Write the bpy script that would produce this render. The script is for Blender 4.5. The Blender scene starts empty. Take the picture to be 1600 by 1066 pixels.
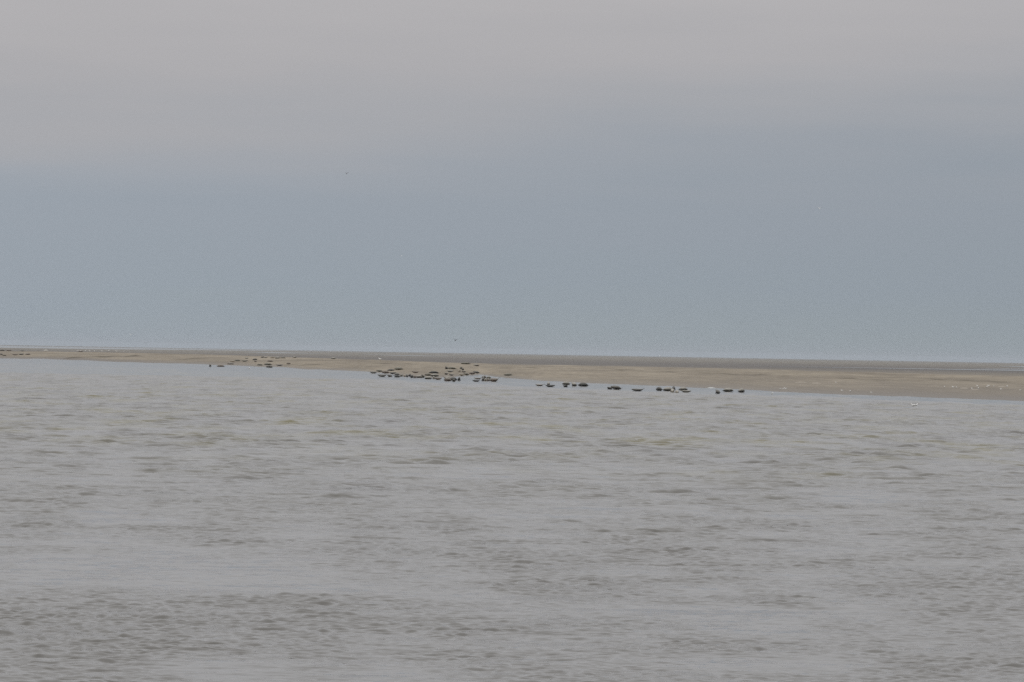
import bpy, bmesh, math, random
import numpy as np
from mathutils import Vector, Matrix
from mathutils.bvhtree import BVHTree

random.seed(7)
rng = np.random.default_rng(7)
S = bpy.context.scene
R = math.radians

# ------------------------------------------------------------------ camera
WAVE = 0.0035           # height of the ripples
F = 10000.0            # focal length in pixels of a 1600 px wide frame
H = 4.0                # eye height above the water
HOR, ROLL = 552.6, 0.0177
cam_d = bpy.data.cameras.new('camera')
cam_d.sensor_width = 36.0
cam_d.lens = 36.0 * F / 1600.0
cam_d.clip_start = 1.0
cam_d.clip_end = 200000.0
cam = bpy.data.objects.new('camera', cam_d)
S.collection.objects.link(cam)
PITCH = math.atan((HOR - 533.0) / F)
cam.matrix_world = Matrix.Translation((0, 0, H)) @ Matrix.Rotation(math.pi / 2 + PITCH, 4, 'X') @ Matrix.Rotation(ROLL, 4, 'Z')
S.camera = cam
S.render.resolution_x, S.render.resolution_y = 1024, 682
CM = cam.matrix_world.to_3x3()

def ray(px, py):
    d = CM @ Vector(((px - 800) / F, -(py - 533) / F, -1.0))
    return d.normalized()

def on_plane(px, py, z=0.0):
    d = ray(px, py)
    t = (z - H) / d.z
    return Vector((0, 0, H)) + d * t

def hor(px):
    return HOR + (px - 800) * math.tan(ROLL)

# ------------------------------------------------------------------ world, sun, exposure
SUN_EL, SUN_AZ = R(62), R(235)          # high, behind the left shoulder, veiled by cloud
W = bpy.data.worlds.new('World'); S.world = W; W.use_nodes = True
nt = W.node_tree; nt.nodes.clear()
def N(t, kind, **kw):
    n = t.nodes.new(kind)
    for k, v in kw.items():
        if k in ('op', 'operation'): n.operation = v
        elif hasattr(n, k) and not k.startswith('i'): setattr(n, k, v)
    return n
def math_(t, op, a, b=None, clamp=False):
    n = t.nodes.new('ShaderNodeMath'); n.operation = op; n.use_clamp = clamp
    for i, v in enumerate((a, b)):
        if v is None: continue
        if isinstance(v, (int, float)): n.inputs[i].default_value = v
        else: t.links.new(v, n.inputs[i])
    return n.outputs[0]
def ramp_(t, fac, stops, interp='LINEAR'):
    n = t.nodes.new('ShaderNodeValToRGB'); n.color_ramp.interpolation = interp
    e = n.color_ramp.elements
    while len(e) > 1: e.remove(e[-1])
    for i, (p, c) in enumerate(stops):
        el = e[0] if i == 0 else e.new(p)
        el.position = p
        if isinstance(c, (int, float)): c = (c, c, c)
        el.color = (*c[:3], 1)
    t.links.new(fac, n.inputs[0])
    return n.outputs[0]
def lin(r, g, b):
    f = lambda v: (v / 255 / 12.92) if v <= 10 else ((v / 255 + .055) / 1.055) ** 2.4
    return (f(r), f(g), f(b))
def mixc(t, fac, a, b, blend='MIX'):
    n = t.nodes.new('ShaderNodeMix'); n.data_type = 'RGBA'; n.blend_type = blend
    for i, v in ((0, fac), (6, a), (7, b)):
        if isinstance(v, (int, float)): n.inputs[i].default_value = v if i == 0 else (v, v, v, 1)
        elif isinstance(v, tuple): n.inputs[i].default_value = (*v[:3], 1)
        else: t.links.new(v, n.inputs[i])
    return n.outputs[2]
def noise_(t, vec, scale, detail=3.0, rough=0.55, out=0, dist=0.0):
    n = t.nodes.new('ShaderNodeTexNoise'); n.inputs['Scale'].default_value = scale
    n.inputs['Detail'].default_value = detail; n.inputs['Roughness'].default_value = rough
    n.inputs['Distortion'].default_value = dist
    if vec is not None: t.links.new(vec, n.inputs['Vector'])
    return n.outputs[out]
def mapping_(t, vec, scale=(1, 1, 1), loc=(0, 0, 0)):
    n = t.nodes.new('ShaderNodeMapping'); n.inputs['Scale'].default_value = scale; n.inputs['Location'].default_value = loc
    t.links.new(vec, n.inputs['Vector'])
    return n.outputs[0]

tc = nt.nodes.new('ShaderNodeTexCoord')
sep = nt.nodes.new('ShaderNodeSeparateXYZ'); nt.links.new(tc.outputs['Generated'], sep.inputs[0])
sx, sz = sep.outputs['X'], sep.outputs['Z']
# cloud deck: blue-grey bank low down, warmer grey above it, brightening to the zenith
cn = noise_(nt, mapping_(nt, tc.outputs['Generated'], (7, 7, 55)), 1.0, 4.0, 0.5)
cn2 = noise_(nt, mapping_(nt, tc.outputs['Generated'], (22, 22, 190), (3, 1, 7)), 1.0, 3.0, 0.5)
zz = math_(nt, 'ADD', sz, math_(nt, 'MULTIPLY', sx, -0.035))
zz = math_(nt, 'ADD', zz, math_(nt, 'MULTIPLY', math_(nt, 'SUBTRACT', cn, 0.5), 0.026))
zz = math_(nt, 'ADD', zz, math_(nt, 'MULTIPLY', math_(nt, 'SUBTRACT', cn2, 0.5), 0.010))
low = ramp_(nt, math_(nt, 'MULTIPLY', zz, 10.0, True), [
    (0.0, lin(153, 163, 169)), (0.10, lin(152, 162, 171)), (0.22, lin(154, 162.5, 172)), (0.30, lin(160, 166, 174)),
    (0.38, lin(169, 171, 176)), (0.47, lin(177, 176, 179)), (0.57, lin(183, 181, 183)), (1.0, lin(182, 182, 184))])
side = math_(nt, 'ADD', 1.0, math_(nt, 'MULTIPLY', sx, -0.55))
lowmask = ramp_(nt, math_(nt, 'MULTIPLY', zz, 10.0, True), [(0.30, 1.0), (0.42, 0.0)])
sidef = math_(nt, 'ADD', 1.0, math_(nt, 'MULTIPLY', lowmask, math_(nt, 'SUBTRACT', side, 1.0)))
sidef = math_(nt, 'MAXIMUM', math_(nt, 'MINIMUM', sidef, 1.1), 0.85)
up = math_(nt, 'ADD', 1.0, math_(nt, 'MULTIPLY', ramp_(nt, sz, [(0.05, 0.0), (1.0, 1.0)]), 1.35))
gain = math_(nt, 'MULTIPLY', sidef, up)
vm = nt.nodes.new('ShaderNodeVectorMath'); vm.operation = 'SCALE'
nt.links.new(low, vm.inputs[0]); nt.links.new(gain, vm.inputs['Scale'])
bg_cloud = nt.nodes.new('ShaderNodeBackground'); nt.links.new(vm.outputs[0], bg_cloud.inputs['Color']); bg_cloud.inputs['Strength'].default_value = 1.0
sky = nt.nodes.new('ShaderNodeTexSky'); sky.sky_type = 'NISHITA'; sky.sun_disc = False
sky.sun_elevation = SUN_EL; sky.sun_rotation = SUN_AZ; sky.dust_density = 3.0
bg_sky = nt.nodes.new('ShaderNodeBackground'); nt.links.new(sky.outputs[0], bg_sky.inputs['Color']); bg_sky.inputs['Strength'].default_value = 0.05
mx = nt.nodes.new('ShaderNodeMixShader'); mx.inputs[0].default_value = 0.93
nt.links.new(bg_sky.outputs[0], mx.inputs[1]); nt.links.new(bg_cloud.outputs[0], mx.inputs[2])
wo = nt.nodes.new('ShaderNodeOutputWorld'); nt.links.new(mx.outputs[0], wo.inputs['Surface'])

sd = bpy.data.lights.new('sun', 'SUN'); sd.energy = 0.8; sd.angle = R(20); sd.color = (1.0, 0.96, 0.9)
so = bpy.data.objects.new('sun', sd); S.collection.objects.link(so)
sdir = Vector((math.sin(SUN_AZ) * math.cos(SUN_EL), math.cos(SUN_AZ) * math.cos(SUN_EL), math.sin(SUN_EL)))
so.rotation_euler = sdir.to_track_quat('Z', 'Y').to_euler()

S.view_settings.view_transform = 'Standard'; S.view_settings.look = 'None'
S.view_settings.gamma = 1.0; S.view_settings.exposure = 0.0; S.view_settings.use_curve_mapping = False
S.cycles.max_bounces = 5
S.cycles.use_denoising = False

# ------------------------------------------------------------------ helpers
def tag(o, label=None, cat=None, group=None, kind=None):
    if label: o['label'] = label
    if cat: o['category'] = cat
    if group: o['group'] = group
    if kind: o['kind'] = kind
    return o

def mesh_from_grid(name, P, mat, attrs=None, smooth=True):
    """P: (rows, cols, 3) array -> one sheet"""
    r, c, _ = P.shape
    me = bpy.data.meshes.new(name)
    idx = np.arange(r * c).reshape(r, c)
    q = np.stack([idx[:-1, :-1], idx[:-1, 1:], idx[1:, 1:], idx[1:, :-1]], -1).reshape(-1, 4)
    me.vertices.add(r * c); me.vertices.foreach_set('co', P.reshape(-1).astype(np.float32))
    me.loops.add(q.size); me.loops.foreach_set('vertex_index', q.reshape(-1).astype(np.int32))
    me.polygons.add(len(q))
    me.polygons.foreach_set('loop_start', np.arange(0, q.size, 4, dtype=np.int32))
    me.polygons.foreach_set('loop_total', np.full(len(q), 4, dtype=np.int32))
    me.polygons.foreach_set('use_smooth', np.full(len(q), smooth))
    me.update(calc_edges=True)
    for k, v in (attrs or {}).items():
        a = me.attributes.new(k, 'FLOAT', 'POINT'); a.data.foreach_set('value', v.reshape(-1).astype(np.float32))
    me.materials.append(mat)
    o = bpy.data.objects.new(name, me); S.collection.objects.link(o)
    return o

def new_mat(name):
    m = bpy.data.materials.new(name); m.use_nodes = True
    t = m.node_tree; t.nodes.clear()
    b = t.nodes.new('ShaderNodeBsdfPrincipled'); o = t.nodes.new('ShaderNodeOutputMaterial')
    t.links.new(b.outputs[0], o.inputs['Surface'])
    return m, t, b

def interp(px, pts):
    return float(np.interp(px, [p[0] for p in pts], [p[1] for p in pts]))

def smooth_cols(v, n=3):
    v = np.array(v, float)
    for _ in range(n):
        v[1:-1] = (v[:-2] + 2 * v[1:-1] + v[2:]) / 4
    return v

# ------------------------------------------------------------------ materials of the setting
def water_mat(name, use_attr):
    m, t, b = new_mat(name)
    geo = t.nodes.new('ShaderNodeNewGeometry'); P = geo.outputs['Position']
    if use_attr:
        at = t.nodes.new('ShaderNodeAttribute'); at.attribute_name = 'calm'; calm = at.outputs['Fac']
    else:
        calm = math_(t, 'ADD', 0.0, 0.0)
    rough_w = math_(t, 'SUBTRACT', 1.0, calm, True)
    # gust patches: where the wind bites the surface is steeper and shows more of the silty body
    g1 = noise_(t, mapping_(t, P, (0.050, 0.011, 1), (11, 4, 0)), 1.0, 4.0, 0.55)
    g2 = noise_(t, mapping_(t, P, (0.40, 0.075, 1), (3, 9, 0)), 1.0, 3.0, 0.6)
    gust = ramp_(t, math_(t, 'ADD', math_(t, 'MULTIPLY', g1, 0.5), math_(t, 'MULTIPLY', g2, 0.5)), [(0.38, 0.0), (0.60, 1.0)])
    if use_attr:
        ga = t.nodes.new('ShaderNodeAttribute'); ga.attribute_name = 'gust'
        gust = math_(t, 'ADD', math_(t, 'MULTIPLY', gust, 0.5), math_(t, 'MULTIPLY', ga.outputs['Fac'], 0.6))
    amp = math_(t, 'ADD', 0.35, math_(t, 'MULTIPLY', gust, 0.9))
    amp = math_(t, 'MULTIPLY', amp, math_(t, 'ADD', 0.32, math_(t, 'MULTIPLY', rough_w, 0.68)))
    vsum = None
    for sc, k, an in ((9.0, 0.17, 0.6), (3.2, 0.34, 0.7), (1.0, 0.40, 0.8), (0.30, 0.34, 0.9)):
        c = noise_(t, mapping_(t, P, (an, 1, 1), (sc * 3, 1, 0)), sc, 2.0, 0.6, out=1)
        s1 = t.nodes.new('ShaderNodeVectorMath'); s1.operation = 'SUBTRACT'; t.links.new(c, s1.inputs[0]); s1.inputs[1].default_value = (0.5, 0.5, 0.5)
        s2 = t.nodes.new('ShaderNodeVectorMath'); s2.operation = 'MULTIPLY'; t.links.new(s1.outputs[0], s2.inputs[0]); s2.inputs[1].default_value = (k * 0.6, k, 0)
        if vsum is None: vsum = s2.outputs[0]
        else:
            a = t.nodes.new('ShaderNodeVectorMath'); a.operation = 'ADD'; t.links.new(vsum, a.inputs[0]); t.links.new(s2.outputs[0], a.inputs[1]); vsum = a.outputs[0]
    sc_ = t.nodes.new('ShaderNodeVectorMath'); sc_.operation = 'SCALE'; t.links.new(vsum, sc_.inputs[0]); t.links.new(amp, sc_.inputs['Scale'])
    ad = t.nodes.new('ShaderNodeVectorMath'); ad.operation = 'ADD'; t.links.new(sc_.outputs[0], ad.inputs[0]); t.links.new(geo.outputs['Normal'], ad.inputs[1])
    nm = t.nodes.new('ShaderNodeVectorMath'); nm.operation = 'NORMALIZE'; t.links.new(ad.outputs[0], nm.inputs[0])
    t.links.new(nm.outputs[0], b.inputs['Normal'])
    silt = noise_(t, mapping_(t, P, (0.22, 0.035, 1), (5, 2, 0)), 1.0, 4.0, 0.6)
    sy = t.nodes.new('ShaderNodeSeparateXYZ'); t.links.new(P, sy.inputs[0])
    lane = math_(t, 'DIVIDE', math_(t, 'SUBTRACT', sy.outputs['Y'], 130.0), 160.0, True)
    silt = math_(t, 'ADD', 0.40, math_(t, 'MULTIPLY', math_(t, 'SUBTRACT', silt, 0.40), lane))
    col = ramp_(t, silt, [(0.35, (0.128, 0.123, 0.115)), (0.50, (0.128, 0.121, 0.10)), (0.66, (0.135, 0.118, 0.05))])
    t.links.new(col, b.inputs['Base Color'])
    b.inputs['Roughness'].default_value = 0.08
    b.inputs['IOR'].default_value = 1.33
    return m

def sand_mat():
    m, t, b = new_mat('sand_surface')
    geo = t.nodes.new('ShaderNodeNewGeometry'); P = geo.outputs['Position']
    sp = t.nodes.new('ShaderNodeSeparateXYZ'); t.links.new(P, sp.inputs[0])
    n1 = noise_(t, mapping_(t, P, (0.06, 0.008, 1)), 1.0, 5.0, 0.6)
    n2 = noise_(t, mapping_(t, P, (0.9, 0.06, 1)), 1.0, 4.0, 0.65)
    n3 = noise_(t, mapping_(t, P, (7.0, 0.9, 1)), 1.0, 3.0, 0.6)
    mix1 = math_(t, 'ADD', math_(t, 'MULTIPLY', n1, 0.5), math_(t, 'ADD', math_(t, 'MULTIPLY', n2, 0.3), math_(t, 'MULTIPLY', n3, 0.2)))
    col = ramp_(t, mix1, [(0.41, (0.19, 0.163, 0.126)), (0.5, (0.248, 0.214, 0.164)), (0.59, (0.31, 0.268, 0.205))])
    # darker seaweed / tide lines running along the bank
    ln = noise_(t, mapping_(t, P, (0.03, 0.004, 7.0), (2, 7, 0)), 1.0, 3.0, 0.55)
    line = ramp_(t, ln, [(0.54, 0.0), (0.58, 0.9), (0.63, 0.0)])
    col = mixc(t, math_(t, 'MULTIPLY', line, 0.6), col, (0.15, 0.125, 0.10))
    # wet foot of the bank
    hgt = math_(t, 'ADD', sp.outputs['Z'], math_(t, 'MULTIPLY', math_(t, 'SUBTRACT', n1, 0.5), 0.5))
    wet = ramp_(t, hgt, [(0.05, 1.0), (0.42, 0.0)])
    at = t.nodes.new('ShaderNodeAttribute'); at.attribute_name = 'damp'
    col = mixc(t, math_(t, 'MULTIPLY', wet, 0.75), col, (0.185, 0.165, 0.14))
    col = mixc(t, at.outputs['Fac'], col, (0.175, 0.158, 0.140))
    aw = t.nodes.new('ShaderNodeAttribute'); aw.attribute_name = 'wrack'
    col = mixc(t, math_(t, 'MULTIPLY', aw.outputs['Fac'], 0.95), col, (0.075, 0.062, 0.042))
    t.links.new(col, b.inputs['Base Color'])
    t.links.new(math_(t, 'SUBTRACT', 0.95, math_(t, 'MULTIPLY', wet, 0.3)), b.inputs['Roughness'])
    b.inputs['Specular IOR Level'].default_value = 0.25
    return m

def flat_mat():
    m, t, b = new_mat('far_mud_surface')
    geo = t.nodes.new('ShaderNodeNewGeometry'); P = geo.outputs['Position']
    sp = t.nodes.new('ShaderNodeSeparateXYZ'); t.links.new(P, sp.inputs[0])
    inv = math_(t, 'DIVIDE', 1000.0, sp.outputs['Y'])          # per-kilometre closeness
    az = math_(t, 'DIVIDE', sp.outputs['X'], sp.outputs['Y'])
    cv = t.nodes.new('ShaderNodeCombineXYZ'); t.links.new(math_(t, 'MULTIPLY', az, 60.0), cv.inputs[0]); t.links.new(math_(t, 'MULTIPLY', inv, 30.0), cv.inputs[1])
    n = noise_(t, cv.outputs[0], 1.0, 4.0, 0.6)
    cv2 = t.nodes.new('ShaderNodeCombineXYZ'); t.links.new(math_(t, 'MULTIPLY', az, 420.0), cv2.inputs[0]); t.links.new(math_(t, 'MULTIPLY', inv, 90.0), cv2.inputs[1])
    n2 = noise_(t, cv2.outputs[0], 1.0, 3.0, 0.6)
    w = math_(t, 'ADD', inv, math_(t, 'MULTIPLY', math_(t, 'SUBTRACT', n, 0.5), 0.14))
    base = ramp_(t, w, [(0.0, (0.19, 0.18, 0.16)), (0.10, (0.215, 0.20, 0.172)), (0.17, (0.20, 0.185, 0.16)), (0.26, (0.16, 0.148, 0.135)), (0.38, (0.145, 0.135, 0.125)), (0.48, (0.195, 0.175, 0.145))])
    base = mixc(t, math_(t, 'MULTIPLY', ramp_(t, n2, [(0.5, 0.0), (0.68, 1.0)]), 0.5), base, (0.105, 0.10, 0.098))
    t.links.new(base, b.inputs['Base Color']); b.inputs['Roughness'].default_value = 0.9; b.inputs['Specular IOR Level'].default_value = 0.15
    return m

M_WATER = water_mat('silty_water', True)
M_SEA = water_mat('open_water', False)
M_SAND = sand_mat()
M_FLAT = flat_mat()

# ------------------------------------------------------------------ the sandbank (shore and crest as bearings -> distances)
SHORE = [(0, 560), (50, 560.3), (100, 562), (200, 566), (310, 569.5), (400, 572.5), (445, 574), (480, 577), (560, 579.5), (590, 582), (615, 585), (640, 588.5), (680, 590.5),
         (705, 590), (722, 587.5), (750, 585.5), (770, 587.5), (800, 591.5), (850, 595), (900, 597.5), (950, 599.5), (1000, 602), (1100, 606.5), (1150, 608), (1200, 611.5),
         (1300, 615.5), (1400, 619.5), (1500, 623), (1600, 627)]
CREST = [(0, 548.4), (100, 549.6), (200, 551.4), (310, 553.6), (400, 556.3), (500, 559.8), (600, 563.0), (700, 566.8), (800, 569.8), (900, 571.2), (1000, 573),
         (1100, 575), (1200, 577.3), (1300, 580), (1400, 582.5), (1500, 585), (1600, 588)]
cols = np.concatenate([np.arange(-900, -40, 20), np.arange(-40, 1640, 3.0), np.arange(1640, 2600, 20)])
def below(px, pts, lo, hi):
    if px < 0: return max(lo, (pts[0][1] - hor(0)) + px * 0.004)
    if px > 1600: return min(hi, (pts[-1][1] - hor(1600)) + (px - 1600) * 0.015)
    return interp(px, pts) - hor(px)
d_sh = smooth_cols([below(p, SHORE, 16, 76) for p in cols], 2)
d_cr = smooth_cols([below(p, CREST, 6.5, 30) for p in cols], 20)
d_sh = d_sh + 0.40 * np.sin(cols / 17.0) * np.sin(cols / 41.0 + 1) + 0.25 * np.sin(cols / 7.3 + 2) * np.sin(cols / 29.0) + 0.25 * np.sin(cols / 63.0)
zc = 1.75 + 0.08 * np.sin(cols / 90.0) + 0.05 * np.sin(cols / 33.0)
D_sh = H * F / d_sh
D_cr = (H - zc) * F / d_cr
D_cr = np.maximum(D_cr, D_sh + 180)
ang = (cols - 800) / F
NT = 90
WRACK = [[(95, 560), (137, 558.2), (170, 557.2), (225, 555.8)], [(560, 568.6), (600, 567.8), (650, 568.2)], [(780, 573.5), (850, 575.5)], [(955, 577.5), (1012, 579.4)], [(1018, 580.6), (1062, 581.6)],
         [(1092, 583), (1150, 585), (1205, 586.4)], [(1212, 588.6), (1238, 587.2)], [(265, 562.2), (310, 560.5), (335, 559.4)], [(440, 571.5), (510, 569.4)], [(1300, 590.5), (1420, 595.5)], [(1450, 592.5), (1590, 598)]]
rows = []; damp = []; wrack = []
for k in range(-6, NT + 30):
    t_ = k / NT
    if t_ <= 1:
        D = D_sh + (D_cr - D_sh) * t_
        z = zc * (1 - np.sign(1 - t_) * np.abs(1 - t_) ** 1.55) if t_ >= 0 else zc * 1.4 * t_
    else:
        u = (t_ - 1) / (29 / NT)
        D = D_cr + 420 * u
        s = u * u * (3 - 2 * u)
        z = zc * (1 - s) - 0.25 * s
    X = D * ang
    if t_ > 0:
        z = z + (0.030 * np.sin(X / 3.1 + D / 37) + 0.022 * np.sin(X / 1.3 - D / 23 + 1.0) + 0.03 * np.sin(D / 19.0 + X / 9)) * min(1, t_ * 8) * (1 if t_ < 1 else max(0, 1 - (t_ - 1) * 4))
    rows.append(np.stack([X, D, z], -1))
    # damp hollows: lower left of the bank, and along the bank top
    px = cols
    ypix = hor(px) + (H - z) / D * F
    wl = np.zeros_like(px)
    for q, ln_ in enumerate(WRACK):
        yl = np.interp(px, [a_[0] for a_ in ln_], [a_[1] for a_ in ln_]) + 0.3 * np.sin(px / 5.0 + q)
        win = np.clip((px - ln_[0][0]) / 12, 0, 1) * np.clip((ln_[-1][0] - px) / 12, 0, 1) * (0.65 + 0.35 * np.sin(px / 8.0 + q * 2))
        wl = np.maximum(wl, win * np.exp(-((ypix - yl) / (0.95 if q == 0 else 0.6)) ** 2) * (1.0 if q == 0 else 0.85))
    wrack.append(wl if 0 < t_ < 1 else wl * 0)
    dm = 0.95 * np.exp(-((px - 120) / 190) ** 2) * max(0, min(1, 1.6 - t_ / 0.16))
    dm = dm + 0.75 * max(0.0, min(1.0, (t_ - 0.93) / 0.07))
    dm = dm + 0.75 * np.clip((px - 900) / 500, 0, 1) * max(0, 1 - t_ / 0.55)
    damp.append(np.clip(dm, 0, 1))
bank = mesh_from_grid('sandbank', np.array(rows), M_SAND, {'damp': np.array(damp), 'wrack': np.array(wrack)})
tag(bank, kind='structure')
bank_bvh = BVHTree.FromPolygons([v.co for v in bank.data.vertices], [tuple(p.vertices) for p in bank.data.polygons])

# far tidal flats from behind the bank to the horizon
rows = []
for k in range(60):
    u = k / 59
    D0 = D_cr + 300; D = D0 * (60000 / D0) ** u
    rows.append(np.stack([D * ang, D, np.full_like(D, 0.12)], -1))
tag(mesh_from_grid('tidal_flat', np.array(rows), M_FLAT), kind='structure')

# water lying on the far flats (long thin channels and pools)
def channel(name, pts_top, pts_bot, z=0.2):
    a, b_ = pts_top[0][0], pts_top[-1][0]
    xs = np.linspace(a, b_, 60); P = []
    top = [on_plane(x, hor(x) + interp(x, pts_top), z) for x in xs]
    bot = [on_plane(x, hor(x) + interp(x, pts_bot), z) for x in xs]
    for f in (0, .5, 1):
        P.append([tuple(t.lerp(b, f)) for t, b in zip(top, bot)])
    o = mesh_from_grid(name, np.array(P), M_SEA)
    return tag(o, kind='structure')
channel('channel', [(-900, 2.1), (0, 2.1), (300, 1.8), (520, 1.3), (640, 1.2)], [(-900, 5.6), (0, 5.2), (160, 4.6), (300, 3.2), (520, 1.6), (640, 1.25)], 0.16)
channel('channel', [(380, 5.2), (430, 4.6), (500, 4.8)], [(380, 5.3), (430, 6.0), (500, 5.1)])
channel('channel', [(560, 5.6), (640, 5.6), (720, 6.1)], [(560, 5.7), (640, 6.5), (720, 6.2)])
channel('channel', [(1180, 12.9), (1400, 12.2), (1660, 11.5), (2100, 11)], [(1180, 13.0), (1400, 12.9), (1660, 13.0), (2100, 12.5)])
channel('channel', [(1560, 6.2), (1600, 5.9), (1680, 5.8)], [(1560, 6.3), (1600, 7.2), (1680, 7.6)])
channel('channel', [(1510, 11.0), (1590, 9.7), (1680, 9.2)], [(1510, 11.1), (1590, 10.8), (1680, 10.4)])

# ------------------------------------------------------------------ water surface
# calm strip edge (pixels under the horizon) along the bank
CALM = [(0, 30), (200, 34), (400, 38), (560, 42), (640, 49), (800, 53), (1000, 58), (1200, 60), (1400, 64), (1600, 68)]
wc = (np.linspace(-1, 1, 1150)) * 0.093
dl = [66.0]
while dl[-1] < 900: dl.append(dl[-1] + max(0.030, 0.00072 * dl[-1] - 0.025))
while dl[-1] < 3300: dl.append(dl[-1] * 1.008)
Dw = np.array(dl)
A, Dg = np.meshgrid(wc.astype(np.float32), Dw.astype(np.float32))
Xg = A * Dg
Zg = np.zeros_like(Xg)
sp_row = np.gradient(Dw)[:, None]
calm_line = np.interp(wc * F + 800, [p[0] for p in CALM], [p[1] for p in CALM])[None, :]
pxb = H * F / Dg
calm = np.clip((calm_line - pxb) / 7.0 + 0.5, 0, 1)
calm = np.where(pxb < 10, 1, calm)
for i in range(130):
    L = 0.16 * (22 ** rng.random())
    th = rng.normal(0.10, 0.80 if L < 1.6 else 0.60)
    kx, ky = math.sin(th) * 2 * math.pi / L, math.cos(th) * 2 * math.pi / L
    amp = WAVE * L * (0.5 + rng.random()) * (1.15 if L < 0.8 else 1.05 if L < 1.3 else 0.95 * L ** -0.35)
    vis = np.clip((L / np.maximum(sp_row, 1e-3) - 2.2) / 1.6, 0, 1)
    if L > 0.8: vis = vis * np.clip((Dg - 85) / 170, 0.16, 1.0) * 1.5
    last = int((vis[:, 0] > 0).sum())
    if last < 3: continue
    Xs, Ds = Xg[:last], Dg[:last]
    wob = 0.8 * np.sin(Xs * (0.66 / L) + Ds * (0.21 / L) + i * 1.7)
    Zg[:last] += amp * vis[:last] * np.sin(kx * Xs + ky * Ds + rng.random() * 6.28 + wob)
for i in range(70):                                       # the finest ripples, close in
    L = 0.11 * (3.6 ** rng.random())
    th = rng.normal(0.10, 0.65)
    kx, ky = math.sin(th) * 2 * math.pi / L, math.cos(th) * 2 * math.pi / L
    amp = WAVE * L * (0.5 + rng.random()) * 1.15
    vis = np.clip((L / np.maximum(sp_row, 1e-3) - 2.2) / 1.2, 0, 1)
    last = int((vis[:, 0] > 0).sum())
    if last < 3: continue
    Xs, Ds = Xg[:last], Dg[:last]
    Zg[:last] += amp * vis[:last] * np.sin(kx * Xs + ky * Ds + rng.random() * 6.28 + 0.8 * np.sin(Xs * (0.66 / L) + i))
# gusts: long lanes of rougher and smoother water
gl = np.zeros_like(Xg)
rng2 = np.random.default_rng(21)
for i in range(22):
    lx, ly = 2.5 * 12 ** rng2.random(), 8 * 18 ** rng2.random()
    gl += np.sin(2 * math.pi * (Xg / lx * rng2.choice((-1, 1)) + Dg / ly) + rng2.random() * 6.28 + 1.2 * np.sin(Xg / lx * 2.3 + i))
gl = gl / 10.5
brg = Xg / Dg
gl -= 0.6 * np.exp(-((Dg - 113) / 11) ** 2) / (1 + np.exp((brg + 0.005) / 0.012))      # slick on the near left
gl += 0.55 * np.exp(-((Dg - 93) / 5) ** 2) / (1 + np.exp((brg + 0.025) / 0.008))         # cat's paws in front of it
gl += 0.5 * np.exp(-((Dg - 92) / 5) ** 2 - ((brg - 0.028) / 0.012) ** 2)
gl = np.clip(0.58 + gl, 0.0, 1.0)
Zg *= (0.25 + 0.95 * gl)
Zg *= (1 - 0.92 * calm)
tag(mesh_from_grid('water', np.stack([Xg, Dg, Zg], -1), M_WATER, {'calm': calm, 'gust': gl}), kind='structure')
# the rest of the bay round it, out to the horizon
K = 70000.0
g = np.array([[(-K, -K, -0.35), (0, -K, -0.35), (K, -K, -0.35)], [(-K, 0, -0.35), (0, 0, -0.35), (K, 0, -0.35)], [(-K, K, -0.35), (0, K, -0.35), (K, K, -0.35)]])
tag(mesh_from_grid('sea', g, M_SEA, smooth=False), kind='structure')

# ------------------------------------------------------------------ seals
def seal_mats():
    m, t, b = new_mat('seal_coat')
    oi = t.nodes.new('ShaderNodeObjectInfo'); tcn = t.nodes.new('ShaderNodeTexCoord')
    v = t.nodes.new('ShaderNodeVectorMath'); v.operation = 'ADD'; t.links.new(tcn.outputs['Object'], v.inputs[0])
    rr = math_(t, 'MULTIPLY', oi.outputs['Random'], 50.0); t.links.new(rr, v.inputs[1])
    spots = noise_(t, v.outputs[0], 14.0, 2.0, 0.5)
    dry_lit_noise = noise_(t, v.outputs[0], 2.5, 2.0, 0.5)
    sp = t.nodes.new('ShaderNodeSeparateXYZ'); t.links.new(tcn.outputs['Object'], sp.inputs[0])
    h = math_(t, 'ADD', sp.outputs['Z'], math_(t, 'MULTIPLY', math_(t, 'SUBTRACT', dry_lit_noise, 0.5), 0.16))
    dry_lit_top = ramp_(t, h, [(0.17, 0.0), (0.27, 1.0)])  # pale dry back, doubling as a painted highlight along the top
    dry_lit_top = math_(t, 'MULTIPLY', dry_lit_top, oi.outputs['Alpha'])
    col = mixc(t, math_(t, 'MULTIPLY', dry_lit_top, 0.85), oi.outputs['Color'], (0.42, 0.40, 0.35))
    sm = ramp_(t, spots, [(0.52, 0.0), (0.62, 1.0)])
    col = mixc(t, math_(t, 'MULTIPLY', sm, 0.45), col, (0.035, 0.032, 0.028))
    t.links.new(col, b.inputs['Base Color']); b.inputs['Roughness'].default_value = 0.55
    m2, t2, b2 = new_mat('seal_eye'); b2.inputs['Base Color'].default_value = (0.01, 0.009, 0.008, 1); b2.inputs['Roughness'].default_value = 0.15
    # eyes and nostrils: a little tone variation so the surface is not uniform
    t2.links.new(ramp_(t2, noise_(t2, None, 30.0), [(0, (0.006, 0.005, 0.005)), (1, (0.02, 0.017, 0.015))]), b2.inputs['Base Color'])
    return m, m2
M_COAT, M_EYE = seal_mats()

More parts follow.
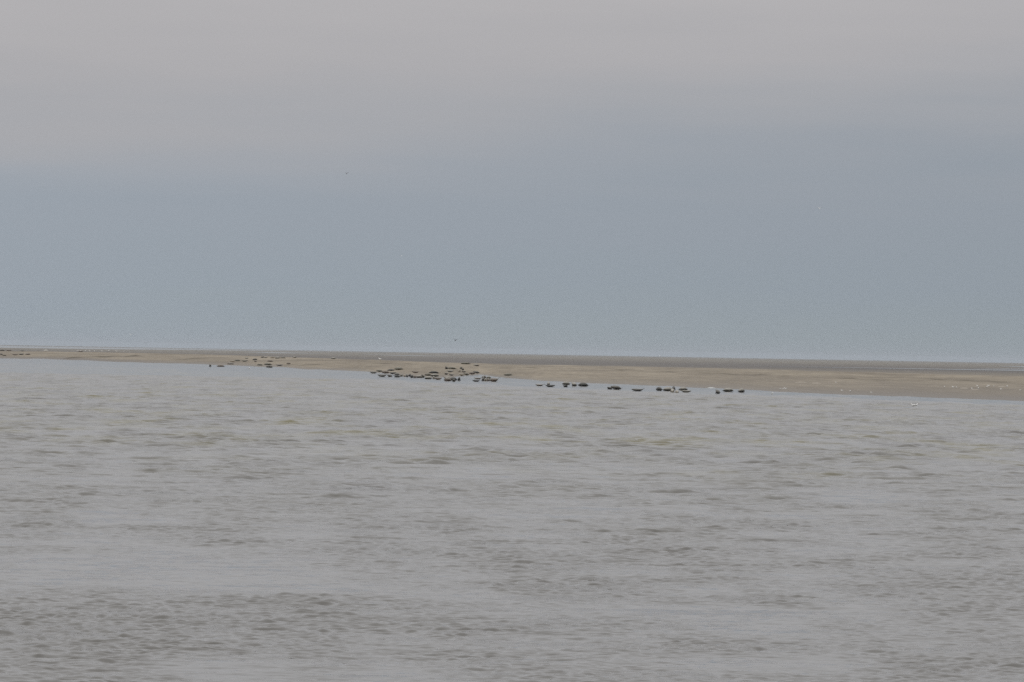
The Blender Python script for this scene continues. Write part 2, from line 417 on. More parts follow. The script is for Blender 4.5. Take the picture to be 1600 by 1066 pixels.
def catmull(pts, n):
    out = []
    P = [pts[0]] + list(pts) + [pts[-1]]
    for i in range(1, len(P) - 2):
        p0, p1, p2, p3 = (np.array(P[j], float) for j in (i - 1, i, i + 1, i + 2))
        for k in range(n):
            s = k / n
            out.append(0.5 * ((2 * p1) + (-p0 + p2) * s + (2 * p0 - 5 * p1 + 4 * p2 - p3) * s * s + (-p0 + 3 * p1 - 3 * p2 + p3) * s ** 3))
    out.append(np.array(pts[-1], float))
    return out

def loft(bm, pts, seg=16, n=4):
    """pts: (x, y, z, half width, half height); closed tube along them"""
    C = catmull(pts, n); ringv = []
    for i, c in enumerate(C):
        a = C[max(0, i - 1)][:3]; b = C[min(len(C) - 1, i + 1)][:3]
        tg = Vector(b - a).normalized()
        sidev = Vector((0, 0, 1)).cross(tg)
        if sidev.length < 1e-3: sidev = Vector((0, 1, 0))
        sidev.normalize(); upv = tg.cross(sidev).normalized()
        w, h = max(c[3], .004), max(c[4], .004)
        ringv.append([bm.verts.new(Vector(c[:3]) + sidev * (math.cos(q) * w) + upv * (math.sin(q) * h)) for q in [2 * math.pi * j / seg for j in range(seg)]])
    for r0, r1 in zip(ringv[:-1], ringv[1:]):
        for j in range(seg):
            bm.faces.new((r0[j], r0[(j + 1) % seg], r1[(j + 1) % seg], r1[j]))
    bm.faces.new(list(reversed(ringv[0]))); bm.faces.new(ringv[-1])

def seal_mesh(name, hz, tz, curve=0.0, fat=1.0, slim=1.0):
    """Length 1.6 m along X, nose towards +X, belly on z=0. hz / tz: how far head and hind flippers are raised."""
    bm = bmesh.new()
    sx = [-0.62, -0.50, -0.33, -0.12, 0.10, 0.28, 0.42, 0.53, 0.62, 0.70, 0.755]
    wd = [0.065, 0.105, 0.175, 0.225, 0.235, 0.210, 0.160, 0.118, 0.108, 0.078, 0.035]
    ht = [v * slim for v in (0.060, 0.105, 0.160, 0.188, 0.195, 0.188, 0.158, 0.120, 0.105, 0.072, 0.035)]
    pts = []
    for i, x in enumerate(sx):
        f = max(0, (x - 0.10) / 0.65); b = max(0, (-0.10 - x) / 0.52)
        z = ht[i] * fat * (1.0 if x < 0.2 else 1 - 0.0 * f) + hz * f ** 1.6 + tz * b ** 1.7
        xx = x - 0.28 * hz * f ** 2 + 0.25 * tz * b ** 2
        pts.append((xx, curve * (x * x - 0.1), z, wd[i] * fat, ht[i] * fat))
    loft(bm, pts)
    # hind flippers: two splayed paddles pressed together
    e = pts[0]
    for s in (-1, 1):
        loft(bm, [(e[0] + .06, e[1] + s * .02, e[2], .04, .045), (e[0] - .07, e[1] + s * .05, e[2] + .02 + tz * .22, .055, .022),
                  (e[0] - .19, e[1] + s * .10, e[2] + .03 + tz * .5, .085, .014), (e[0] - .25, e[1] + s * .13, e[2] + .03 + tz * .62, .03, .010)], 10, 3)
    # fore flippers
    sh = pts[5]
    for s in (-1, 1):
        y0 = sh[1] + s * wd[5] * fat * .85
        loft(bm, [(sh[0] + .03, y0 - s * .04, sh[2] * .62, .055, .05), (sh[0] - .05, y0 + s * .05, .08, .06, .024),
                  (sh[0] - .15, y0 + s * .10, .035, .065, .016), (sh[0] - .23, y0 + s * .12, .02, .025, .010)], 10, 3)
    me = bpy.data.meshes.new(name); bm.to_mesh(me); bm.free()
    o = bpy.data.objects.new('tmp', me); S.collection.objects.link(o)
    md = o.modifiers.new('r', 'REMESH'); md.mode = 'VOXEL'; md.voxel_size = 0.02
    sm = o.modifiers.new('s', 'SMOOTH'); sm.iterations = 3; sm.factor = 0.5
    dg = bpy.context.evaluated_depsgraph_get(); dg.update()
    ev = bpy.data.meshes.new_from_object(o.evaluated_get(dg)); ev.name = name
    bpy.data.objects.remove(o)
    bm = bmesh.new(); bm.from_mesh(ev)
    # eyes and nose tip on the finished head
    hd = pts[8]; dv = (Vector(pts[10][:3]) - Vector(pts[7][:3])).normalized()
    upv = Vector((-dv.z, 0, dv.x))
    for s in (-1, 1):
        c = Vector(hd[:3]) + dv * 0.03 + upv * (hd[4] * .45) + Vector((0, s * hd[3] * .80, 0))
        r = bmesh.ops.create_uvsphere(bm, u_segments=8, v_segments=6, radius=.019, matrix=Matrix.Translation(c))
        for v in r['verts']:
            for f_ in v.link_faces: f_.material_index = 1
    c = Vector(pts[10][:3]) + dv * .012 + upv * .012
    r = bmesh.ops.create_uvsphere(bm, u_segments=8, v_segments=6, radius=.021, matrix=Matrix.Translation(c))
    for v in r['verts']:
        for f_ in v.link_faces: f_.material_index = 1
    for f_ in bm.faces: f_.smooth = True
    bm.to_mesh(ev); bm.free()
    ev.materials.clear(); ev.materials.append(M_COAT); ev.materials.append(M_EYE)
    xs = [v.co.x for v in ev.vertices]
    return ev, max(xs) - min(xs), (max(xs) + min(xs)) / 2

POSE = {
    'flat': seal_mesh('seal_flat', 0.04, 0.02, 0.0, 1.0, 0.85),
    'fat': seal_mesh('seal_fat', 0.07, 0.05, 0.05, 1.12),
    'banana': seal_mesh('seal_banana', 0.24, 0.17, 0.0, 1.0, 0.74),
    'boat': seal_mesh('seal_boat', 0.19, 0.19, 0.03, 0.95, 0.82),
    'up': seal_mesh('seal_up', 0.22, 0.05, 0.0, 1.0, 0.95),
    'alert': seal_mesh('seal_alert', 0.36, 0.05, 0.06, 1.05),
    'tail': seal_mesh('seal_tail', 0.12, 0.25, -0.05, 1.05),
}
COAT = {'dark': (0.035, 0.033, 0.030, 0.4), 'darkp': (0.040, 0.038, 0.030, 1.0), 'brown': (0.10, 0.068, 0.048, 0.5), 'brownp': (0.075, 0.058, 0.046, 1.0),  # last value: strength of the pale back and its painted top light
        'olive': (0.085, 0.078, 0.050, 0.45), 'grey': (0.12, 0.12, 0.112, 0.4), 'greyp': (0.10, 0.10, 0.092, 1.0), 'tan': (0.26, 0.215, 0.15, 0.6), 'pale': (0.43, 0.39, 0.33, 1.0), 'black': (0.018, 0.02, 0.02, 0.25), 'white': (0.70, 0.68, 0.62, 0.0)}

def ground_at(px, py):
    d = ray(px, py); o0 = Vector((0, 0, H))
    hit, n, _, dist = bank_bvh.ray_cast(o0, d)
    wtr = on_plane(px, py, 0.0)
    wd = (wtr - o0).length
    if hit is not None and dist < wd + 1: return hit, n, False
    if py - hor(px) < below(px, SHORE, 16, 76) - 3:          # a thing standing on the very top of the bank
        for i in range(40):
            d = ray(px, py + 0.15 * i)
            hit, n, _, dist = bank_bvh.ray_cast(o0, d)
            if hit is not None: return hit, n, False
    return wtr, Vector((0, 0, 1)), True

SCN = S.collection
def seal(x0, x1, yb, pose, face, coat, label, group, L=None):
    """x0..x1: its span in the photograph, yb: where its belly meets the ground; face 'l' or 'r'"""
    e = 1.3 if group in (G3, G4) else 0.6
    x0 -= e; x1 += e
    xc = (x0 + x1) / 2
    p, n, wet = ground_at(xc, yb)
    me, ln, cx = POSE[pose]
    s = F / p.y
    wm = (x1 - x0) / s
    if L is None:
        L = wm if wm >= 1.1 else 1.1 + random.uniform(0, .12)
    L = min(L, 2.25)
    c = max(0.0, min(1.0, (wm - 0.38 * math.sqrt(max(0, 1 - (wm / L) ** 2))) / L))
    yaw = math.acos(c) * random.choice((-1, 1))
    if face == 'l': yaw = math.pi - yaw
    k = L / ln
    o = bpy.data.objects.new('seal', me); SCN.objects.link(o)
    tall = 1.45 if wm < 1.15 else (1.28 if L < 1.7 else 1.0)
    if group == G5 and pose in ('boat', 'banana'): tall *= 0.8
    o.scale = (k, k * random.uniform(.95, 1.08), k * tall * random.uniform(0.95, 1.08))
    o.rotation_euler = (0, 0, yaw)
    off = Vector((math.cos(yaw), math.sin(yaw), 0)) * cx * k
    o.location = p - off - Vector((0, 0, 0.01 if not wet else 0.02))
    o.location.z = max(o.location.z, -0.03)
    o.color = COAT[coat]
    tag(o, label, 'seal', group)
    return o

G1 = 'seals at the far left end of the sandbank'
G2 = 'seals scattered on the distant sand left of centre'
G3 = 'seals packed along the middle waterline'
G4 = 'seals lying on the sand above the middle cluster'
G5 = 'seals resting in the shallows off the right half of the bank'
SEALS = [
 # far left
 (0, 8, 545.8, 'fat', 'l', 'dark', 'dark seal cut by the left edge, farthest back on the bank top', G1),
 (0, 5.5, 548.3, 'flat', 'l', 'dark', 'small dark seal at the left edge, just below the one on the bank top', G1),
 (8.5, 18.5, 548.2, 'flat', 'r', 'brown', 'thin brown seal lying flat on the bank top near the left edge', G1),
 (0, 4.5, 554.5, 'fat', 'l', 'dark', 'dark seal on pale sand halfway down the slope, touching the left edge', G1),
 (3.5, 9.5, 556.2, 'flat', 'r', 'olive', 'olive seal lowest on the slope beside the left edge', G1),
 (18, 28, 555.2, 'banana', 'r', 'brown', 'brown curved seal, left one of the row of three near the left edge', G1),
 (28.5, 37, 554.7, 'up', 'r', 'dark', 'dark seal in the middle of the row of three near the left edge', G1),
 (39, 47, 554.5, 'fat', 'r', 'brown', 'brown stout seal, right one of the row of three near the left edge', G1),
 (36.5, 39.5, 553.3, 'flat', 'r', 'pale', 'pale seal seen end on between two dark seals near the left edge', G1),
 (32.5, 37.5, 546.9, 'up', 'l', 'grey', 'small grey seal alone on the bank top above the row of three', G1),
 (68, 74.2, 547.4, 'fat', 'r', 'white', 'bright whitish seal alone on the bank top near the far left', G1),
 (122, 130.5, 549.0, 'flat', 'l', 'brown', 'brown seal on the bank top beside a line of standing gulls', G1),
 # left-middle scatter
 (327, 330.5, 573.0, 'alert', 'l', 'black', 'black seal in the water with head raised, leftmost of the scattered group', G2),
 (339, 352, 573.0, 'flat', 'l', 'brown', 'long flat dark seal in the water at the edge below the sand', G2),
 (355.5, 366.5, 569.6, 'flat', 'l', 'brownp', 'brown seal with pale head just above the waterline, below two arched seals', G2),
 (359.5, 367.5, 566.0, 'flat', 'l', 'tan', 'tan seal in line to the left of the arched olive seal', G2),
 (367, 376.5, 564.5, 'fat', 'l', 'olive', 'olive seal with arched back, highest of the slanting row', G2),
 (376.5, 387, 565.2, 'banana', 'r', 'olive', 'slim olive seal lying slantwise right of the arched one', G2),
 (382.5, 388, 560.5, 'up', 'r', 'greyp', 'grey seal with pale rump and raised dark head near the bank top', G2),
 (394, 401.5, 563.0, 'fat', 'r', 'dark', 'dark stout seal of a close pair in mid slope, the upper one', G2),
 (397, 401.5, 566.0, 'up', 'l', 'brown', 'small brown seal of a close pair in mid slope, the lower one', G2),
 (402, 411, 571.2, 'flat', 'l', 'olive', 'olive seal low on the sand, left of two low dark seals', G2),
 (407, 412.5, 559.2, 'up', 'r', 'black', 'black seal on the bank top, left of a pale seal', G2),
 (412.5, 417.5, 559.4, 'fat', 'r', 'greyp', 'grey and white seal on the bank top touching the black one', G2),
 (423, 429, 559.8, 'fat', 'l', 'tan', 'yellowish tan seal, left one of the pale trio on the bank top', G2),
 (429, 437, 560.4, 'fat', 'r', 'greyp', 'white backed grey seal, middle of the pale trio on the bank top', G2),
 (437, 446, 560.0, 'flat', 'r', 'olive', 'olive tan seal, right one of the pale trio on the bank top', G2),
 (418, 427, 565.4, 'flat', 'l', 'brown', 'short dark brown seal alone in mid slope below the pale trio', G2),
 (413, 426, 570.7, 'fat', 'l', 'olive', 'long dark seal on sand directly above the one at the water edge', G2),
 (416, 427, 574.5, 'fat', 'l', 'dark', 'dark seal half in the water, lowest of the scattered group', G2),
 (431, 441.5, 572.0, 'banana', 'r', 'dark', 'dark upward curving seal just above the waterline right of the lowest one', G2),
 (448, 454.5, 569.3, 'fat', 'l', 'brown', 'short brown seal alone on the right of the scattered group', G2),
 (457.5, 464, 559.2, 'up', 'l', 'greyp', 'dark seal with white chest, alone on the bank top right of the trio', G2),
 (517.5, 525, 561.2, 'fat', 'l', 'greyp', 'pale backed seal all alone on the bank top between the two crowds', G2),
 # middle cluster, left arm
 (579, 589, 583.6, 'boat', 'l', 'grey', 'grey boat shaped seal at the left tip of the middle crowd', G3),
 (589, 598, 581.3, 'up', 'l', 'olive', 'olive seal with raised head behind the boat shaped one', G3),
 (598, 608.5, 583.4, 'fat', 'l', 'brown', 'broad brown seal lying in the gap under two long dark seals', G3),
 (606, 618, 579.7, 'flat', 'l', 'black', 'long blackish olive seal, left half of the upper dark line', G3),
 (617, 631, 578.3, 'fat', 'l', 'olive', 'very long olive seal, right and highest of the upper dark line', G3),
 (609, 617.5, 584.6, 'banana', 'r', 'black', 'short black curved seal directly under the upper dark line', G3),
 (591, 604.5, 588.9, 'boat', 'l', 'grey', 'slim grey banana shaped seal, leftmost of the row in the water', G3),
 (605.5, 613.5, 588.8, 'up', 'l', 'dark', 'small dark seal, second in the row in the water', G3),
 (615, 625, 589.6, 'boat', 'r', 'black', 'black seal with lifted ends, third in the row in the water', G3),
 (617, 624.5, 586.6, 'fat', 'l', 'grey', 'rounded grey seal behind the black one with lifted ends', G3),
 (624.5, 629, 588.4, 'up', 'r', 'olive', 'small olive seal with raised head right of the rounded grey one', G3),
 (630, 634.5, 588.6, 'up', 'l', 'tan', 'small tan seal seen nearly end on in the tight bundle', G3),
 (634.5, 637.5, 589.0, 'alert', 'l', 'dark', 'upright dark seal between tan ones in the tight bundle', G3),
 (638, 642, 588.2, 'fat', 'r', 'dark', 'dark rounded seal in the tight bundle, rear one', G3),
 (641, 645.5, 590.2, 'fat', 'r', 'black', 'small black seal nearest the water in the tight bundle', G3),
 (644.5, 654.5, 583.1, 'banana', 'l', 'brown', 'brown banana shaped seal alone on sand above the tight bundle', G3),
 (646, 650, 590.4, 'up', 'l', 'brown', 'reddish brown seal with lifted head at the bundle end', G3),
 (649, 659, 590.3, 'fat', 'r', 'brownp', 'pale topped brown seal right of the reddish one', G3),
 (658.5, 663.5, 590.0, 'alert', 'l', 'olive', 'olive seal with head held up between two broad ones', G3),
 (663, 673.5, 592.4, 'fat', 'r', 'darkp', 'large dark mottled seal at the very edge, centre of the crowd', G3),
 (664.5, 674, 587.4, 'fat', 'l', 'olive', 'olive mottled seal behind the large dark mottled one', G3),
 (671, 687, 583.7, 'flat', 'l', 'black', 'long thin black seal, top of the pile on the right side', G3),
 (672.5, 684.5, 588.8, 'fat', 'r', 'darkp', 'grey topped dark seal under the long thin black one', G3),
 (678.5, 689, 593.3, 'boat', 'r', 'brown', 'purplish brown seal in water, lowest under the pile', G3),
 (676.5, 679.5, 592.2, 'up', 'l', 'pale', 'small pale seal seen end on beside the purplish brown one', G3),
 (693, 704, 593.2, 'tail', 'r', 'brownp', 'grey brown seal with hind flippers lifted high, left of the green black one', G3),
 (694.5, 706, 595.4, 'fat', 'l', 'brown', 'brown seal lying in water in front of the flipper lifting one', G3),
 (703.5, 715, 594.4, 'fat', 'l', 'black', 'green black seal in the water with pale line on its back', G3),
 (707.5, 711, 596.4, 'up', 'l', 'dark', 'small dark seal showing just below the green black one', G3),
 (715.5, 718.5, 594.9, 'alert', 'r', 'black', 'black upright head and chest at the right tip of the crowd', G3),
 # above the cluster
 (696, 700, 576.9, 'alert', 'l', 'dark', 'small dark seal with head up, left of a long flat seal high on sand', G4),
 (699.5, 713.5, 576.9, 'flat', 'l', 'olive', 'long flat olive seal high on the sand above the crowd', G4),
 (698, 708, 581.6, 'banana', 'r', 'greyp', 'pale curved seal directly below the long flat olive one', G4),
 (695, 700.5, 585.6, 'banana', 'l', 'brownp', 'small pale brown curled seal, left of a pair above the waterline', G4),
 (701.5, 708.5, 587.1, 'banana', 'r', 'brownp', 'small brown curled seal, right of a pair above the waterline', G4),
 (721, 736, 569.4, 'flat', 'l', 'olive', 'long dark olive seal lying highest of all on the sand', G4),
 (740.5, 748.5, 572.2, 'fat', 'l', 'brownp', 'small pale topped brown seal just right of the highest one', G4),
 (715, 720, 580.9, 'flat', 'r', 'tan', 'small tan seal, left of a little heap of young seals', G4),
 (718.5, 723, 576.9, 'fat', 'l', 'olive', 'small olive seal at the top of the little heap', G4),
 (721.5, 724.5, 578.9, 'up', 'r', 'dark', 'tiny dark seal in the middle of the little heap', G4),
 (721, 727.5, 582.0, 'boat', 'r', 'brownp', 'brown curled seal at the right foot of the little heap', G4),
 (716, 725, 587.3, 'fat', 'l', 'tan', 'pale tan seal, left end of the slanting row along the curve', G4),
 (724, 733, 586.4, 'fat', 'l', 'olive', 'olive brown seal, second in the slanting row along the curve', G4),
 (732, 741, 585.1, 'fat', 'r', 'brown', 'dark brown lumpy seal, third in the slanting row along the curve', G4),
 (740, 749.5, 583.6, 'up', 'l', 'dark', 'dark seal at the right end of the slanting row along the curve', G4),
 (788, 802, 587.2, 'flat', 'l', 'olive', 'single thick olive seal alone on sand right of the brown cluster', G4),
 # brown cluster in the shallows
 (741, 753, 592.6, 'banana', 'l', 'brownp', 'brown ring shaped seal curled behind the black one in the shallows', G5),
 (738.5, 750.5, 596.4, 'boat', 'l', 'black', 'black seal with white shoulder, front left of the brown cluster', G5),
 (752, 757, 591.8, 'fat', 'r', 'grey', 'small grey seal behind the middle of the brown cluster', G5),
 (752, 758.5, 595.2, 'fat', 'l', 'dark', 'dark seal in the centre of the brown cluster', G5),
 (756, 758.6, 591.6, 'alert', 'l', 'brown', 'red brown upright head in the centre of the brown cluster', G5),
 (758.5, 767.5, 591.4, 'flat', 'r', 'olive', 'flat olive seal behind the pale chested one', G5),
 (757.5, 760, 595.6, 'up', 'l', 'pale', 'whitish seal chest showing between two brown seals', G5),
 (760, 765, 595.5, 'fat', 'r', 'brown', 'short reddish seal right of the whitish chest', G5),
 (764.5, 780, 596.3, 'tail', 'l', 'brown', 'big brown seal with raised hind flippers at the cluster right end', G5),
 # right half
 (837, 850.5, 603.3, 'boat', 'l', 'brownp', 'pale backed slim seal, left of the pair in open shallows', G5),
 (850.5, 867, 604.6, 'boat', 'r', 'black', 'black boat shaped seal, right of the pair in open shallows', G5),
 (855, 859.5, 602.0, 'alert', 'l', 'greyp', 'grey seal head rising behind the black boat shaped seal', G5),
 (879, 892, 601.3, 'fat', 'l', 'darkp', 'dark pale rimmed seal, upper left of the group of four', G5),
 (878.5, 887.5, 604.8, 'banana', 'r', 'black', 'small black seal lowest in the group of four', G5),
 (892.5, 903, 603.6, 'alert', 'l', 'darkp', 'dark seal with raised pointed head in the group of four', G5),
 (903.5, 921, 603.9, 'fat', 'l', 'black', 'large black seal tapering right, biggest of the group of four', G5),
 (948, 959, 608.4, 'banana', 'l', 'dark', 'dark seal with lifted head, left of the overlapping pair', G5),
 (954.5, 972.5, 608.7, 'up', 'l', 'dark', 'long dark seal, right of the overlapping pair', G5),
 (987, 1007, 611.4, 'boat', 'l', 'dark', 'lone thin dark seal bent like a smile with both ends up', G5),
 (1024.5, 1036.5, 610.6, 'fat', 'l', 'black', 'black stout seal at the left of the long clump', G5),
 (1034, 1052, 611.2, 'fat', 'r', 'darkp', 'big cream backed dark seal in the middle of the long clump', G5),
 (1050.5, 1054.5, 609.4, 'alert', 'r', 'black', 'black raised head between the cream backed seal and white foam', G5),
 (1048, 1054, 613.4, 'fat', 'l', 'pale', 'cream coloured seal low in front of the raised black head', G5),
 (1054.5, 1060.5, 613.8, 'flat', 'r', 'pale', 'smaller cream seal, right of two cream ones in the long clump', G5),
 (1059, 1074, 610.2, 'fat', 'r', 'greyp', 'purplish grey pale topped seal, upper right of the long clump', G5),
 (1063, 1079.5, 613.3, 'boat', 'r', 'darkp', 'dark seal with upturned tip, lower right of the long clump', G5),
 (1117.5, 1126.5, 615.3, 'alert', 'l', 'dark', 'dark seal lowest in the water, head up, left of the domed one', G5),
 (1128, 1145.5, 612.2, 'fat', 'r', 'darkp', 'domed seal with cream back and dark head at its right', G5),
 (1151.5, 1164.5, 613.2, 'fat', 'r', 'darkp', 'stout dark tub shaped seal, rightmost of all', G5),
]
for row in SEALS: seal(*row)

# ------------------------------------------------------------------ gulls
def flat_noise_mat(name, c, rough=0.7, var=0.12):
    m, t, b = new_mat(name)
    tcn = t.nodes.new('ShaderNodeTexCoord')
    n = noise_(t, tcn.outputs['Object'], 18.0, 2.0)
    t.links.new(ramp_(t, n, [(0.3, tuple(v * (1 - var) for v in c)), (0.7, tuple(min(1, v * (1 + var)) for v in c))]), b.inputs['Base Color'])
    b.inputs['Roughness'].default_value = rough
    return m
M_WHITE = flat_noise_mat('white_feathers', (0.84, 0.84, 0.82)); M_GREY = flat_noise_mat('grey_feathers', (0.30, 0.32, 0.34))
M_BLACK = flat_noise_mat('black_feathers', (0.03, 0.03, 0.03)); M_BEAK = flat_noise_mat('yellow_bill', (0.6, 0.36, 0.05))
M_DGREY = flat_noise_mat('dark_feathers', (0.06, 0.055, 0.05))

def finish_bird(bm, name, mats):
    me = bpy.data.meshes.new(name); bmesh.ops.recalc_face_normals(bm, faces=bm.faces)
    for f in bm.faces: f.smooth = True
    bm.to_mesh(me); bm.free()
    for m in mats: me.materials.append(m)
    return me

def mark(bm, n0, idx):
    bm.faces.ensure_lookup_table()
    for f in bm.faces[n0:]: f.material_index = idx

def standing_gull(name, mats, sitting=False):
    bm = bmesh.new(); h = 0.0 if sitting else 0.14
    n = 0
    loft(bm, [(-.24, 0, h + .15, .02, .012), (-.14, 0, h + .14, .055, .045), (0, 0, h + .12, .085, .08), (.11, 0, h + .14, .075, .075), (.17, 0, h + .20, .045, .045),
              (.20, 0, h + .26, .042, .042), (.24, 0, h + .285, .036, .036), (.275, 0, h + .28, .016, .016)], 12, 3)
    n = len(bm.faces)
    for s in (-1, 1):
        loft(bm, [(.10, s * .07, h + .16, .012, .04), (-.02, s * .085, h + .165, .014, .055), (-.16, s * .06, h + .165, .010, .03)], 8, 3)
    mark(bm, n, 1); n = len(bm.faces)
    for s in (-1, 1):
        loft(bm, [(-.15, s * .06, h + .17, .010, .025), (-.24, s * .03, h + .175, .008, .014), (-.32, s * .015, h + .175, .004, .004)], 8, 2)
    mark(bm, n, 2); n = len(bm.faces)
    loft(bm, [(.265, 0, h + .278, .012, .014), (.30, 0, h + .272, .009, .010), (.325, 0, h + .26, .003, .004)], 8, 2)
    if not sitting:
        for s in (-1, 1):
            loft(bm, [(.0, s * .035, h + .06, .010, .010), (.01, s * .035, h - .02, .007, .007), (.0, s * .035, .02, .006, .006)], 6, 2)
            loft(bm, [(-.01, s * .035, .01, .008, .005), (.05, s * .04, .008, .022, .004)], 6, 2)
    mark(bm, n, 3)
    return finish_bird(bm, name, mats)

def flying_gull(name, mats, lift):
    bm = bmesh.new()
    loft(bm, [(-.24, 0, .0, .05, .008), (-.14, 0, .0, .04, .03), (0, 0, 0, .065, .06), (.12, 0, .01, .055, .055), (.19, 0, .02, .038, .038), (.24, 0, .015, .015, .015)], 12, 3)
    n = len(bm.faces)
    for s in (-1, 1):   # wings run sideways: x of the loft is the chord
        loft(bm, [(.06, s * .03, .02, .08, .02), (.09, s * .22, .02 + lift * .18, .085, .014), (.04, s * .42, .02 + lift * .24, .065, .010)], 10, 4)
    mark(bm, n, 1); n = len(bm.faces)
    for s in (-1, 1):
        loft(bm, [(.04, s * .41, .02 + lift * .24, .063, .009), (-.03, s * .56, .02 + lift * .22, .035, .006), (-.10, s * .66, .02 + lift * .18, .008, .003)], 10, 3)
    mark(bm, n, 2); n = len(bm.faces)
    loft(bm, [(.235, 0, .014, .010, .010), (.275, 0, .008, .004, .004)], 8, 2)
    mark(bm, n, 3)
    return finish_bird(bm, name, mats)

WG = [M_WHITE, M_GREY, M_BLACK, M_BEAK]; DG_ = [M_DGREY, M_DGREY, M_BLACK, M_BLACK]; LG = [M_WHITE, M_WHITE, M_GREY, M_BEAK]
BIRD = {'stand': standing_gull('gull_standing', LG), 'sit': standing_gull('gull_sitting', LG, True), 'fly': flying_gull('gull_flying', LG, 1.0),
        'glide': flying_gull('gull_gliding', WG, -0.3), 'dark': flying_gull('dark_bird', DG_, 1.2)}

def gull(px, py, kind, label, group, yaw, size=1.0, dist=None):
    if dist: p = Vector((0, 0, H)) + ray(px, py) * dist
    else: p = ground_at(px, py)[0]
    o = bpy.data.objects.new('gull' if kind != 'dark' else 'bird', BIRD[kind]); SCN.objects.link(o)
    o.location = p - (Vector((0, 0, .01)) if not dist else Vector()); o.rotation_euler = (0, 0, R(yaw)); o.scale = (size * ({GB: 0.62, GC: 0.85, GD: 0.85}.get(group, 1.0)),) * 3
    tag(o, label, 'gull' if kind != 'dark' else 'bird', group)

GA = 'gulls standing along the far left bank top'; GB = 'gulls resting on the brown sand at the right'; GC = 'gulls floating on the channel'; GD = 'birds in the sky'
LEFTROW = [(121, 546.6, 'first'), (126.5, 547.0, 'second'), (133, 547.4, 'third'), (140.5, 546.4, 'fourth'), (147, 547.2, 'fifth'), (159.5, 547.4, 'sixth'), (169.5, 548.4, 'seventh'), (182, 548.6, 'eighth'), (193, 549.0, 'ninth')]
for i, (x, y, w) in enumerate(LEFTROW):
    gull(x, y + .8, 'stand', f'pale gull on the distant bank top, {w} from the left in the long thin row', GA, 20 + 150 * (i % 2) + i * 7, 1.5 if i not in (6, 7) else 1.9)
gull(594.2, 564.3, 'stand', 'single white gull standing on sand above the left arm of the seal crowd', 'gulls standing near the seals', 160, 1.8)
RIGHT = [(1219, 608.6, 'left one of a tight trio near the waterline'), (1224, 608.7, 'middle one of a tight trio near the waterline'), (1228, 608.5, 'right one of a tight trio near the waterline'),
         (1306, 598.8, 'alone high on the slope between shell streaks'), (1316, 611.4, 'alone above the waterline, left of the two low ones'), (1328.5, 612.8, 'alone above the waterline, right of the two low ones'),
         (1362, 614.3, 'alone at the water edge right of the low pair'),
         (1475.5, 605.6, 'leftmost of the long right hand flock'), (1489.5, 606.2, 'second from left in the right hand flock'), (1494.5, 606.3, 'third from left in the right hand flock'),
         (1527.5, 604.2, 'brightest and uppermost in the right hand flock'), (1528.5, 608.2, 'directly under the brightest one of the flock'), (1519, 608.0, 'lower row of the flock, left of the bright pair'),
         (1542, 605.6, 'just right of the bright pair in the flock'), (1545, 604.2, 'upper row, second right of the bright pair'), (1552.5, 604.6, 'upper row, third right of the bright pair'),
         (1564.5, 609.4, 'lower row, beneath the right shell streak'), (1573, 605.0, 'beside the right end of the shell streak'), (1594.5, 610.8, 'closest to the right edge of the view')]
for i, (x, y, w) in enumerate(RIGHT):
    gull(x, y, 'sit', 'white gull on brown sand, ' + w, GB, 40 + (i * 67) % 140, 0.95 + .15 * (i % 3))
gull(389.4, 577.0, 'sit', 'white gull floating on the channel below the scattered seals', GC, 80, 1.5)
gull(1427.5, 635.6, 'sit', 'left of two white gulls floating close together off the right bank', GC, 170, 1.1)
gull(1430.2, 635.3, 'sit', 'right of two white gulls floating close together off the right bank', GC, 20, 1.1)
gull(1206.5, 616.6, 'sit', 'pale gull floating just off the sand right of the last seal', GC, 60, 1.0)
gull(204.4, 523.2, 'fly', 'white gull flying low over the far left bank', GD, 75, 1.1, 1500)
gull(1280.5, 326.0, 'fly', 'white gull flying high on the right in the blue grey cloud', GD, 80, 1.3, 1200)
gull(627, 400.6, 'fly', 'faint white gull flying in the middle of the sky', GD, 100, 1.0, 1400)
gull(541.6, 271.8, 'dark', 'tiny dark bird highest in the sky', GD, 70, 1.1, 1300)
gull(711.5, 532.4, 'dark', 'tiny dark bird flying just above the horizon over the crowd', GD, 60, 1.2, 1300)
gull(228.5, 536.4, 'dark', 'tiny dark bird skimming the horizon at the left', GD, 100, 1.0, 1500)
gull(1031, 556.2, 'glide', 'pale gull crossing the horizon right of the centre', GD, 150, 1.2, 1400)

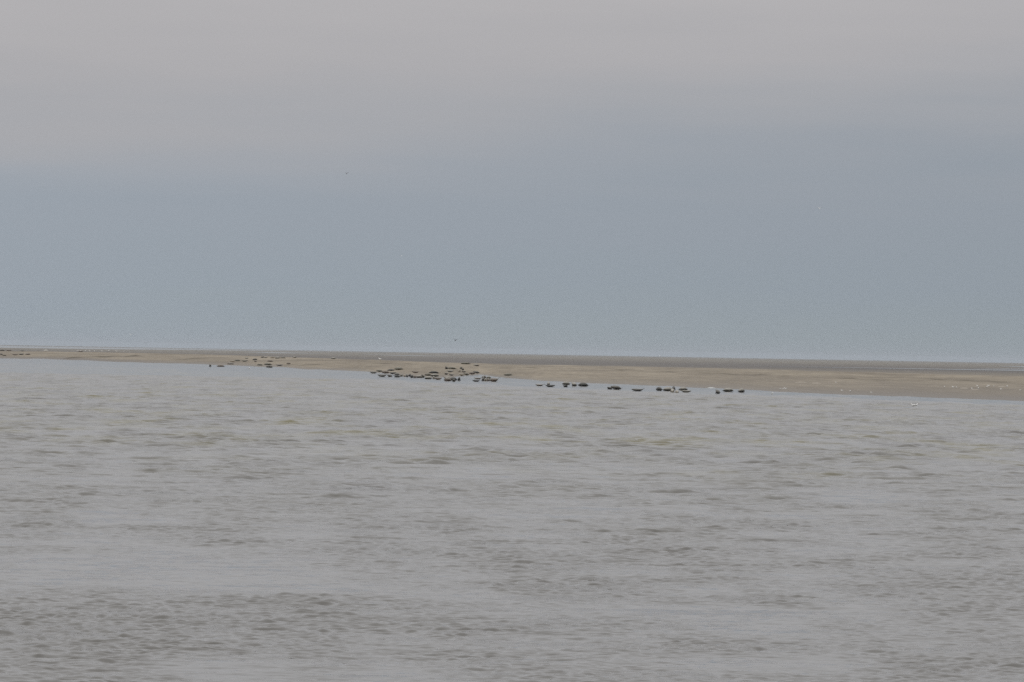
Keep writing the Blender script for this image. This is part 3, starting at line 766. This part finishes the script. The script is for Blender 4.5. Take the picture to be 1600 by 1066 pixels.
# ------------------------------------------------------------------ streaks of shells and foam on the sand
M_SHELL = flat_noise_mat('bleached_shells', (0.36, 0.32, 0.26), 0.9, 0.35)
M_FOAM = flat_noise_mat('sea_foam', (0.55, 0.57, 0.55), 0.8, 0.15)
def streak(x0, x1, y, mat, name, label, cat, h=0.10):
    a, n1, w1 = ground_at(x0, y); b, n2, w2 = ground_at(x1, y)
    n = 22; P = []
    for i in range(n + 1):
        f = i / n; c = a.lerp(b, f); c.z = ground_at(x0 + (x1 - x0) * f, y)[0].z
        rw = []
        for j in range(9):
            g = j / 8 * 2 - 1
            e = max(0, 1 - g * g) * (math.sin(math.pi * f) ** .5 if 0 < f < 1 else 0)
            rw.append((c.x, c.y + g * 3.0, c.z - .02 + 0.65 * h * e * (0.45 + 0.8 * rng.random())))
        P.append(rw)
    o = mesh_from_grid(name, np.array(P), mat)
    tag(o, label, cat, None)
streak(1241, 1261, 597.6, M_SHELL, 'shell_streak', 'pale yellowish streak of shells, left of two on the mid slope', 'shells', .13)
streak(1268, 1282, 598.8, M_SHELL, 'shell_streak', 'pale streak of shells, right of two on the mid slope', 'shells', .10)
streak(1500, 1512, 606.8, M_SHELL, 'shell_streak', 'short pale streak of shells left of the bright gull', 'shells', .12)
streak(1516, 1530, 608.6, M_SHELL, 'shell_streak', 'pinkish streak of shells under the bright gull', 'shells', .09)
streak(1559, 1569, 604.2, M_SHELL, 'shell_streak', 'thin pale streak of shells at the right of the flock', 'shells', .10)
streak(1105, 1117, 606.0, M_FOAM, 'foam_streak', 'thin whitish line of foam at the sand edge left of the domed seal', 'foam', .10)

# ------------------------------------------------------------------ air
HAZE = 0.000016
if HAZE:
    bm = bmesh.new(); bmesh.ops.create_cube(bm, size=1.0)
    me = bpy.data.meshes.new('haze'); bm.to_mesh(me); bm.free()
    hz = bpy.data.objects.new('haze', me); SCN.objects.link(hz)
    hz.scale = (180000, 180000, 62); hz.location = (0, 0, -1.4 + 31)
    m = bpy.data.materials.new('thin_haze'); m.use_nodes = True; t = m.node_tree; t.nodes.clear()
    v = t.nodes.new('ShaderNodeVolumePrincipled'); v.inputs['Color'].default_value = (0.80, 0.86, 0.93, 1); v.inputs['Density'].default_value = HAZE
    oo = t.nodes.new('ShaderNodeOutputMaterial'); t.links.new(v.outputs[0], oo.inputs['Volume'])
    me.materials.append(m); tag(hz, 'thin pale sea haze over the flats and channel', 'haze', None, 'stuff')
